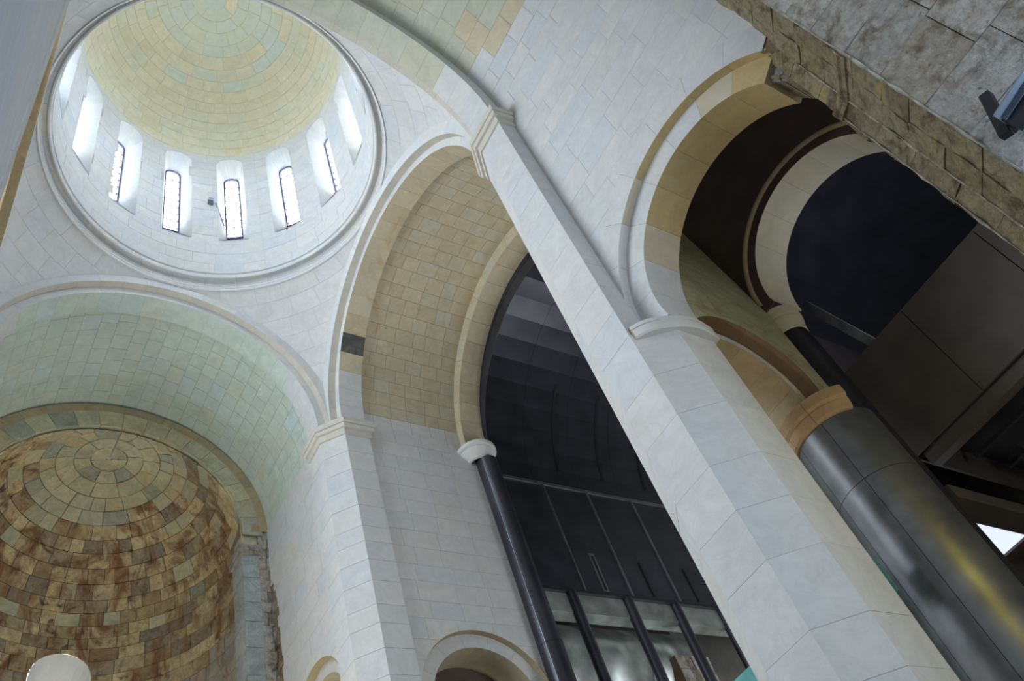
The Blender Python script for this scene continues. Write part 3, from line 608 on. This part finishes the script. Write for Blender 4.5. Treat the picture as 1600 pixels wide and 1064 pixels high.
for ex, ey, nz_ in ((-11.565, -4.605, 60), (-11.085, -5.185, 37), (-10.85, -5.31, 30)):
    P_ = [Vector((ex + .012 * noise.noise(Vector((ex, 0, i * .9))), ey + .02 * noise.noise(Vector((ey, 5, i * .7))), 5.5 + i * .22)) for i in range(nz_)]
    vs = []; fs = []
    for i, p in enumerate(P_):
        r_e = max(.003, .014 + .024 * noise.noise(Vector((ex * 3, 9, i * .8))))
        for k in range(6): t = k * PI / 3; vs.append((p.x + r_e * math.cos(t), p.y + r_e * math.sin(t), p.z))
    for i in range(nz_ - 1):
        for k in range(6): fs.append((i * 6 + k, i * 6 + (k + 1) % 6, (i + 1) * 6 + (k + 1) % 6, (i + 1) * 6 + k))
    link('worn_edge', mesh('worn_edge', vs, fs, .95, True), M['edge'], op)
loft('worn_impost', [(-10.84, -5.7), (-10.84, -5.32), (-11.08, -5.20), (-11.55, -4.62)], [(.05, 11.76), (-.035, 11.78), (-.05, 11.86), (-.02, 11.89), (-.06, 11.93), (-.05, 12.02), (.05, 12.05)], M['rubble'], op)

# ---- nave aisle bay beyond the arcade
ow = empty('wall_east', kind='structure'); ow.name = 'wall_east'
DXW = -6.47
SO = lambda u, v, h: Vector((DXW + max(0, v - 14.4) * .092 - h, -6.22 - u, v))
DC, DR = (7.45 - 6.22, 11.75), 1.50
hD = arch_hole(DC[0], DC[1], DR + .006, 0, 60)
lay(ow, SO, courses(SO, 0, 3.23, 0, 19, .8, 1.4), M['olive'], holes=[hD], back=M['jointy'], gap=.004, depth=.02)
da = empty('aisle_arch', 'low brown and tan stone arch beside the big dark steel column', 'arch')
cD = Vector((DXW, -7.45, 11.75))
vous('outer_soffit', cyl(cD, X, -Y, Z, DR), 0, .32, -.25, PI, 7, M['brown'], da, R=1.5)
cD2 = cD + Vector((.32, 0, -.03))
vous('inner_face', ring(cD2, -X, -Y, Z), DR - .18, DR, -.25, PI, 7, M['trim'], da, R=1.5)
vous('inner_soffit', cyl(cD2, X, -Y, Z, DR - .18), 0, 1.1, -.3, PI, 7, M['tan'], da, R=1.5)
# brown north-facing wall with the upper arch
SB = plane((DXW + .5, -9.45, 0), -X, Z, Y); BC = (-ACX + DXW + .5, 14.55)
hB = arch_hole(BC[0], BC[1], 1.976, 0, 60)
bw = Box().box((0, 0, 0), (0, 0, 0)); o = empty('wall_south', kind='structure')
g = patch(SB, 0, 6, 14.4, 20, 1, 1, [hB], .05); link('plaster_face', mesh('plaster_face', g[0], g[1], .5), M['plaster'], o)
ua = empty('upper_arch', 'pale yellow stone arch with a roll moulding opening to the black steel vault', 'arch')
cU = Vector((ACX, -9.45, 14.55))
vous('voussoir', cyl(cU, -Y, X, Z, 1.97), 0, 1.05, 0, PI, 8, M['dome'], ua, R=2)
vs = []; fs = []
NR, NT = 8, 40
for i in range(NT + 1):
    t = PI * i / NT
    for j in range(NR):
        b = PI * 2 * j / NR; rr = 2.25 + .06 * math.cos(b); vs.append(tuple(cU + (X * math.cos(t) + Z * math.sin(t)) * rr + Y * (.03 + .06 * math.sin(b))))
for i in range(NT):
    for j in range(NR): fs.append((i * NR + j, (i + 1) * NR + j, (i + 1) * NR + (j + 1) % NR, i * NR + (j + 1) % NR))
link('roll_moulding', mesh('roll_moulding', vs, fs, .5, True), M['tan'], ua)
c2 = empty('capital', 'pale green-yellow bell capital under the upper arch of the side bay', 'capital')
lathe('moulding', [(.41, 13.78), (.43, 13.80), (.45, 13.95), (.50, 14.10), (.50, 14.14), (.47, 14.15), (.47, 14.18), (.52, 14.19), (.54, 14.42), (.45, 14.5), (0, 14.52)], (-6.28, -10.0), M['dome'], c2, n=36)
sh = empty('steel_column', 'thin black steel shaft under the pale bell capital', 'column')
lathe('shaft', [(.41, 0), (.41, 13.80)], (-6.28, -10.0), M['steel'], sh, n=32)

# ---- big steel column and its stone capital
bc = empty('steel_column', 'massive grey-black steel column behind the great white pier', 'column')
CXY = (-6.0, -9.3)
for z0, z1 in ((0, 4.4), (4.4, 9.42), (9.42, 10.85)):
    for a0, a1 in ((math.radians(-60), math.radians(60)), (math.radians(60), math.radians(108)), (math.radians(108), math.radians(205)), (math.radians(205), math.radians(300))):
        lathe('panel', [(.78, z0 + .006), (.816, z0 + .006), (.816, z1 - .006), (.78, z1 - .006)], CXY, M['steelc'], bc, a0 + .006, a1 - .006, 18)
lathe('core', [(.79, 0), (.79, 10.84)], CXY, M['iron'], bc, n=40)
cp = empty('capital', 'orange-brown curved stone capital block on the massive steel column', 'capital')
for a0, a1 in ((20, 62), (62, 104), (104, 154)):
    lathe('block', [(.60, 10.80), (.86, 10.80), (.90, 10.84), (.93, 11.02), (.91, 11.04), (.93, 11.06), (.97, 11.10), (.97, 11.32), (.60, 11.34)], CXY, M['cap'], cp, math.radians(a0) + .004, math.radians(a1) - .004, 10)

# ---- black steel lining and box beyond
sv = empty('steel_vault', 'blue-black curved steel vault seen through the upper arch', 'vault')
for i in range(5):
    S_ = cyl((ACX - .5, 0, 15.4), -Y, X, Z, 4.6); g = patch(S_, 10.55 + i * 2.2, 10.55 + i * 2.2 + 2.2, -.6, PI, 1, 16, (), .04)
    link('plate', mesh('plate', g[0], g[1], .5), M['steel'], sv)
sb = empty('steel_gallery', 'large brown-black steel gallery box hanging behind the massive column', 'gallery')
for x0, x1 in ((-6.09, -7.99), (-8.01, -10.1), (-10.12, -12.2)):
    Box().box((x1, -11.55, 10.75), (x0, -11.50, 13.30)).make('panel', M['steelb'], sb)
Box().box((-12.2, -14.5, 13.30), (-6.09, -11.5, 13.34)).make('deck', M['steelb'], sb)
Box().box((-12.2, -11.9, 10.45), (-6.28, -11.62, 10.74)).make('edge_beam', M['steelb'], sb)
Box().box((-12.2, -19, 11.6), (-6.1, -11.56, 11.7)).make('soffit_plate', M['steel'], sb)
Box().box((-6.14, -19, 10.75), (-6.09, -11.5, 13.30)).make('panel', M['steelb'], sb)
for i in range(7):
    x = -6.9 - i * 1.35; Box().box((x - .09, -20, 10.8), (x + .09, -14.5, 11.0)).make('joist', M['steel'], sb)
for i in range(6):
    y = -12.4 - i * 1.3; Box().box((-16, y - .05, 11.0), (-6.4, y + .05, 11.1)).make('rib', M['steel'], sb)
for (A, B, c_, nm, lb) in (((-6.08, -13, 16.75), (-6.78, -13, 14.05), .28, 'steel_beam', 'thin grey steel rail crossing the black vault beside the pale capital'),):
    o = Box().bar(A, B, .22, .22, (0, 1, 0)).make(nm, M['bright']); tag(o, lb, 'beam')

o = empty('window_17', kind='structure')
Box().box((-6.19, -13.4, 9.05), (-4.2, -11.0, 9.07)).make('pane', M['skylight'], o)
Box().box((-6.66, -19, 9.0), (-6.19, -10.35, 9.30)).box((-6.19, -13.9, 9.0), (-4.0, -13.4, 9.3)).make('frame', M['steelb'], o)
# ---- south annex: steel vault, panels, mullion columns
an = empty('steel_vault', 'black steel barrel vault with thin ribs beyond the south arm', 'vault')
SV = cyl((0, 0, 20.57), -Y, X, Z, 5.0)
for i in range(5):
    g = patch(SV, 10.42 + i * 2, 12.41 + i * 2, 0, PI, 1, 20, (), .03); link('plate', mesh('plate', g[0], g[1], .5), M['steel'], an)
for y in (13.75, 15.8, 17.9):
    g = patch(SV, y - .05, y + .05, .14, .85, 1, 10, (), -.0, 0, 0, .05); link('rib', mesh('rib', g[0], g[1], .5), M['iron'], an)
g = patch(ring((0, -10.44, 20.57), Y, X, Z), 4.46, 5.6, -.1, PI + .1, 1, 40, (), .02); link('rim', mesh('rim', g[0], g[1], .5), M['steel'], an)
ap_ = empty('steel_cladding', 'tall blue-black steel wall panels beside the slender steel column', 'cladding')
ys = [10.4, 12.75, 14.7, 16.8, 18.9, 21]
for a, b in zip(ys, ys[1:]):
    Box().box((5.0, -b + .02, 15.98), (5.05, -a - .02, 20.52)).make('panel', M['steel'], ap_)
    Box().box((4.93, -b - .015, 15.95), (5.0, -b + .03, 20.54)).make('fin', M['steelc'], ap_)
for y in (13.65, 15.7, 17.75):
    Box().box((4.96, -y - .03, 16.15), (4.995, -y + .03, 17.5)).make('slot', M['iron'], ap_)
    if y < 14: Box().box((4.985, -y - .12, 16.1), (4.999, -y + .12, 17.62)).make('slot_frame', M['steelc'], ap_)
Box().box((4.95, -21, 20.5), (5.1, -10.4, 20.62)).make('cornice', M['steelc'], ap_)
Box().box((5.03, -21, 15.2), (5.5, -10.4, 15.9)).make('lintel', M['bright'], ap_)
Box().box((4.9, -21, 15.88), (5.3, -10.4, 15.98)).make('ledge', M['iron'], ap_)
for k, y in enumerate((12.15, 14.4, 16.45, 18.6)):
    o = empty('slim_steel_column', 'round black steel post under the bright lintel of the south annex', 'post', 'row of round posts under the bright steel lintel')
    lathe('shaft', [(.17, 0), (.17, 15.9)], (5.0, -y), M['steel'], o, n=24)
du = empty('steel_duct', 'wide bright steel cylinder lying behind the row of round posts', 'duct')
S_ = cyl((7.2, 0, 13.4), -Y, -X, Z, -1.6)
for i in range(3):
    vs = []; fs = []
    for j in range(25):
        t = 2 * PI * j / 24
        for y in (10.6 + i * 2.22, 12.80 + i * 2.22): vs.append((7.45 + 1.75 * math.cos(t), -y, 14.4 + 1.75 * math.sin(t)))
    fs = [(2 * j, 2 * j + 1, 2 * j + 3, 2 * j + 2) for j in range(24)]
    fs += [tuple(range(0, 48, 2)), tuple(range(47, 0, -2))]; link('segment', mesh('segment', vs, fs), M['bright'], du)
    du.children[-1].data.polygons.foreach_set('use_smooth', [k < 24 for k in range(26)])
o = Box().box((5.2, -21, 0), (5.25, -10.4, 9.5)).make('wall_south', M['steelb']); o['kind'] = 'structure'
o = Box().box((9.5, -21, 0), (9.6, -10.4, 20)).make('wall_east', M['steelb']); o['kind'] = 'structure'
o = Box().box((-5.1, -21, 0), (-5.0, -10.5, 20.6)).make('wall_west', M['steelb']); o['kind'] = 'structure'
sbk = empty('stone_block', 'rough pale old stone block behind the round steel posts', 'masonry')
SBK = plane((5.45, -15.9, 12.2), -Y, Z, -X); lay(sbk, SBK, courses(SBK, 0, 1.5, 0, 2.1, .55, .75), M['old'], amp=.03, gap=.01, back=M['jointd'])
Box().box((5.48, -17.4, 12.2), (6.0, -15.9, 14.28)).make('core', M['jointd'], sbk)

# ---- small arches in the lower walls
def small_arch(label, c, side, nrm, r0, r1, r2, d1, d2):
    o = empty('small_arch', label, 'arch'); c = Vector(c); side = Vector(side); nrm = Vector(nrm)
    vous('outer_soffit', cyl(c, -nrm, side, Z, r0), 0, d1, 0, PI, 6, M['tan'], o, R=r0)
    vous('inner_face', ring(c - nrm * d1, nrm, side, Z), r1, r0, 0, PI, 7, M['marble'], o, R=r0)
    vous('inner_soffit', cyl(c - nrm * d1, -nrm, side, Z, r1), 0, d2, 0, PI, 6, M['vault'], o, R=r0)
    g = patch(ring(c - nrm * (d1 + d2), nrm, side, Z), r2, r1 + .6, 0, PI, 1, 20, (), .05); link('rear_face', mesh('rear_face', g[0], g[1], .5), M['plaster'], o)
    b = Box()
    for s in (-1, 1):
        A = c + side * s * (r1 + (r0 - r1) / 2) - nrm * (d1 + .01); 
        P0 = c + side * s * r1 - nrm * d1; P1 = c + side * s * (r0 + .1) - nrm * (d1 + .6)
        b.box((min(P0.x, P1.x), min(P0.y, P1.y), 0), (max(P0.x, P1.x), max(P0.y, P1.y), c.z))
    b.make('jamb', M['marble'], o)
small_arch('round-headed white arch low in the east wall of the south arm', (RS - .02, -8.08, 12.1), (0, -1, 0), (-1, 0, 0), 1.98, 1.58, 1.2, .18, .9)
small_arch('small round-headed recess low in the chancel wall beside the slim pier', (7.85, -RE_ + .02, 13.2), (1, 0, 0), (0, 1, 0), 1.62, 1.25, .9, .25, .8)

# ================================================================== apse
AX, AZ, AR = 11.9, 21.1, 4.32
apse = empty('apse', 'old apse of rust-stained coursed stone with a half dome', 'apse')
SA = sph((AX, 0, AZ), AR)
xa = 10.35
ru = math.acos  # azimuth where the sphere meets the arch plane
def el_hole(v): 
    rho = AR * math.sin(v); k = (xa - AX) / rho if rho > 1e-6 else -2
    return None if k < -1 else math.acos(max(-1, min(1, k)))
npt = 60; outl = []
vv0 = math.asin((AX - xa) / AR)
up = [(el_hole(vv0 + (PI / 2 - vv0) * i / npt), vv0 + (PI / 2 - vv0) * i / npt) for i in range(npt + 1)]
far = lambda u, v: (AX + AR * math.sin(v) * math.cos(u)) < xa
hp = [Hole(up, lambda u, v: u > 0 and far(u, v)), Hole([(-a, b) for a, b in up], lambda u, v: u < 0 and far(u, v))]
rr = random.Random(11)
lay(apse, SA, courses(SA, -PI, PI, 0.02, PI / 2, 0.50, 0.62, .35, .15, rr), M['apse'], holes=hp, curve=(1, 1), back=M['jointd'], gap=.010, depth=.05, amp=.03, proud=.02, seg=.35, minpx=7,
    pick=lambda u, v: M['apsetop'] if v < .62 + .1 * math.sin(u * 3) else (M['apsetop'] if rnd.random() < .07 else None))
apw = empty('apse_wall', 'curved lower wall of the old apse in small stained blocks', 'wall'); 
SAW = lambda u, v, h: Vector((AX + (AR - h) * math.cos(u), (AR - h) * math.sin(u), v))
aw = math.acos((xa - AX) / AR)
win = Hole([(-.22, 16.5), (.22, 16.5)] + [(.22 * math.cos(t * PI / 12), 19.55 + .95 * math.sin(t * PI / 12)) for t in range(13)] + [(-.22, 16.5)], lambda u, v: abs(u) < .22 and (16.5 < v <= 19.55 or (v > 19.55 and (u / .22) ** 2 + ((v - 19.55) / .95) ** 2 < 1)))
lay(apw, SAW, courses(SAW, -aw, aw, 8, AZ, .50, .80, .35, .15, rr), M['apselow'], holes=[win], curve=(1, 0), back=M['jointd'], gap=.012, depth=.05, amp=.025, proud=.02, seg=.35, pick=lambda u, v: M['apse'] if v > 17.4 + 1.2 * abs(u) else None)
# splayed apse window
w = empty('window_16', kind='structure')
def o3(r, hw, z0, zs, ri, n=10): return [(-hw, z0, r), (-hw, zs, r)] + [(-hw * math.cos(t * PI / n), zs + ri * math.sin(t * PI / n), r) for t in range(1, n)] + [(hw, zs, r), (hw, z0, r)]
A = o3(AR, .22, 16.5, 19.55, .95); G = o3(5.5, .10, 16.9, 18.9, .5)
pt = lambda q: (AX + q[2] * math.cos(q[0]), q[2] * math.sin(q[0]), q[1])
n = len(A); link('embrasure', mesh('embrasure', [pt(q) for q in A + G], [(i, (i + 1) % n, n + (i + 1) % n, n + i) for i in range(n)], .5), M['trim'], w)
link('pane', mesh('pane', [pt(q) for q in G], [tuple(range(n))], .5), M['glass'], w)
# front arch of the apse: brown edge, stone ring, capitals and pilasters
fa = empty('apse_arch', 'old brown-edged stone arch around the half dome of the apse', 'arch')
ZC = 21.25
vous('edge_stone', ring((10.17, 0, 21.35), -X, -Y, Z), 4.58, RE_ + .05, 0.02, PI - .02, 22, M['tan'], fa, .04, .006, 4.8, amp=.01)
vous('voussoir', ring((10.20, 0, ZC), -X, -Y, Z), 4.0, 4.68, 0.0, PI, 18, M['apsetop'], fa, .08, .008, 4.3, amp=.03)
vous('soffit_stone', cyl((10.20, 0, ZC), X, -Y, Z, 4.02), 0, .22, 0, PI, 18, M['apsetop'], fa, .05, .008, 4.3, amp=.02)
for s, txt in ((-1, 'south'), (1, 'north')):
    pj_ = empty('apse_pilaster', 'pale worn pilaster with a small capital at the %s edge of the apse' % txt, 'pilaster')
    b = [(10.28, s * 4.52), (10.28, s * 3.98), (11.2, s * 3.98)]
    facets(pj_, b, 0, 20.45, M['old'], .85, .8, 1 if s < 0 else -1, amp=.025, gap=.01, depth=.05, proud=.01, mats=[stone_mat('worn_grey_pilaster_stone', [(0.36, 0.38, 0.37), (0.42, 0.42, 0.39), (0.34, 0.36, 0.36)], .2, .2, bump=.5)] * 2)
    Box().box((10.2, min(s * 3.9, s * 4.6), 20.45), (11.2, max(s * 3.9, s * 4.6), 20.6)).box((10.16, min(s * 3.86, s * 4.62), 20.6), (11.2, max(s * 3.86, s * 4.62), 20.82)).make('capital', M['old'], pj_)
    Box().box((10.31, min(s * 4.0, s * 4.55), 20.8), (11.0, max(s * 4.0, s * 4.55), 21.3)).make('block', M['apsetop'], pj_)
rg = empty('ragged_masonry', 'broken brown masonry edge between the worn apse pilaster and the smooth white wall', 'masonry')
S_ = plane((10.22, -4.50, 0), -Y, Z, -X)
lay(rg, S_, courses(S_, 0, .75, 8, 22.2, .45, .38, .3, .2), M['old'], amp=.07, gap=.012, depth=.1, proud=.05, back=M['jointd'])
S_ = plane((9.3, -4.90, 0), X, Z, Y)
lay(rg, S_, courses(S_, 0, 1.0, 8, 22.4, .4, .4, .3, .2), M['rubble'], amp=.06, gap=.012, depth=.1, proud=.02, back=M['jointd'])

# ================================================================== small things
fl_ = empty('floodlight', 'blue-grey grilled floodlight on a black bracket against the rough pier', 'floodlight')
Box().bar((-11.78, -4.42, 8.62), (-12.02, -4.42, 9.22), .12, .12, (0, 1, 0)).box((-11.95, -4.66, 8.7), (-11.85, -4.40, 8.95)).make('bracket', M['iron'], fl_)
Box().bar((-11.88, -4.30, 8.62), (-12.45, -4.30, 8.72), .26, .22, (0, 1, 0)).make('housing', M['iron'], fl_)
Box().bar((-11.87, -4.18, 8.64), (-12.44, -4.18, 8.74), .02, .24, (0, 1, 0)).make('rim', M['greybox'], fl_)
gb = Box()
for i in range(9): gb.bar((-11.90, -4.16, 8.56 + i * .022), (-12.42, -4.16, 8.64 + i * .022), .012, .012, (0, 1, 0))
gb.make('grille', M['grille'], fl_)
da_ = math.radians(-17.3); db_ = math.radians(-20.8)
dv = empty('window_opener', 'small grey box with a slanting rod beside the middle drum window', 'mechanism')
q = lambda a, r, z: Vector((r * math.cos(a), r * math.sin(a), z))
Box().bar(q(math.radians(-16.3), 4.60, 32.15), q(math.radians(-14.0), 4.60, 32.2), .22, .2).make('motor_box', M['greybox'], dv)
Box().bar(q(math.radians(-17.2), 4.62, 32.1), q(math.radians(-20.6), 5.2, 31.4), .04, .04).make('rod', M['greybox'], dv)
for (A, B, lb) in (((-6.75, -7.6, 6.9), (-6.75, -8.6, 8.1), 'narrow teal glass strip between the great pier and the dark column'),):
    o = Box().box((-5.785, -8.04, 7.4), (-4.6, -8.0, 8.05)).make('glass_panel', M['teal']); tag(o, lb, 'glass panel')
o = Box().box((-4.2, -9.3, 6.6), (-1.24, -9.26, 8.83)).make('glass_panel', M['teal']); tag(o, 'teal glass corner at the lower edge beside the great pier', 'glass panel')

# ================================================================== hidden shell closing the building
def shell(name, a, b, m='marble'):
    o = Box().box(a, b).make(name, M['joint']); o['kind'] = 'structure'; return o
shell('wall_west', (-24.3, -22, 0), (-24, 16, 27)); shell('wall_north', (-24, 15, 0), (19, 15.3, 27)); shell('wall_south', (-24, -22.3, 0), (19, -22, 27)); o = Box().box((19, -22, 0), (19.3, -1.2, 27)).box((19, 1.2, 0), (19.3, 16, 27)).box((19, -1.2, 0), (19.3, 1.2, 16)).box((19, -1.2, 22), (19.3, 1.2, 27)).make('wall_east', M['joint']); o['kind'] = 'structure'
r_ = Box()
for a, b in (((-24, -22, 27.0), (-5.2, 16, 27.3)), ((5.2, -22, 27.0), (19.3, 16, 27.3)), ((-5.2, 5.2, 27.0), (5.2, 16, 27.3)), ((-5.2, -22, 27.0), (5.2, -5.2, 27.3))): r_.box(a, b)
o = r_.make('ceiling', M['joint']); o['kind'] = 'structure'
lathe('outer_shell', [(5.95, 27.3), (5.95, 30.6)], (0, -0.03), M['joint'], drum, n=60)
lathe('outer_dome', [(5.95, 35.75), (5.95, 37), (5.3, 40), (3.5, 42.2), (0, 43.2)], (0, -0.03), M['joint'], dome, n=60)
vs = []; fs = []
for k in range(NW):
    a = WA0 + (k + .5) * 2 * PI / NW; h = PI / NW - math.radians(3.1); n0 = len(vs)
    for i in range(5):
        t = a - h + 2 * h * i / 4; vs += [(5.95 * math.cos(t), 5.95 * math.sin(t) - .03, 30.6), (5.95 * math.cos(t), 5.95 * math.sin(t) - .03, 35.75)]
    fs += [(n0 + 2 * i, n0 + 2 * i + 2, n0 + 2 * i + 3, n0 + 2 * i + 1) for i in range(4)]
link('outer_wall', mesh('outer_wall', vs, fs), M['joint'], drum)
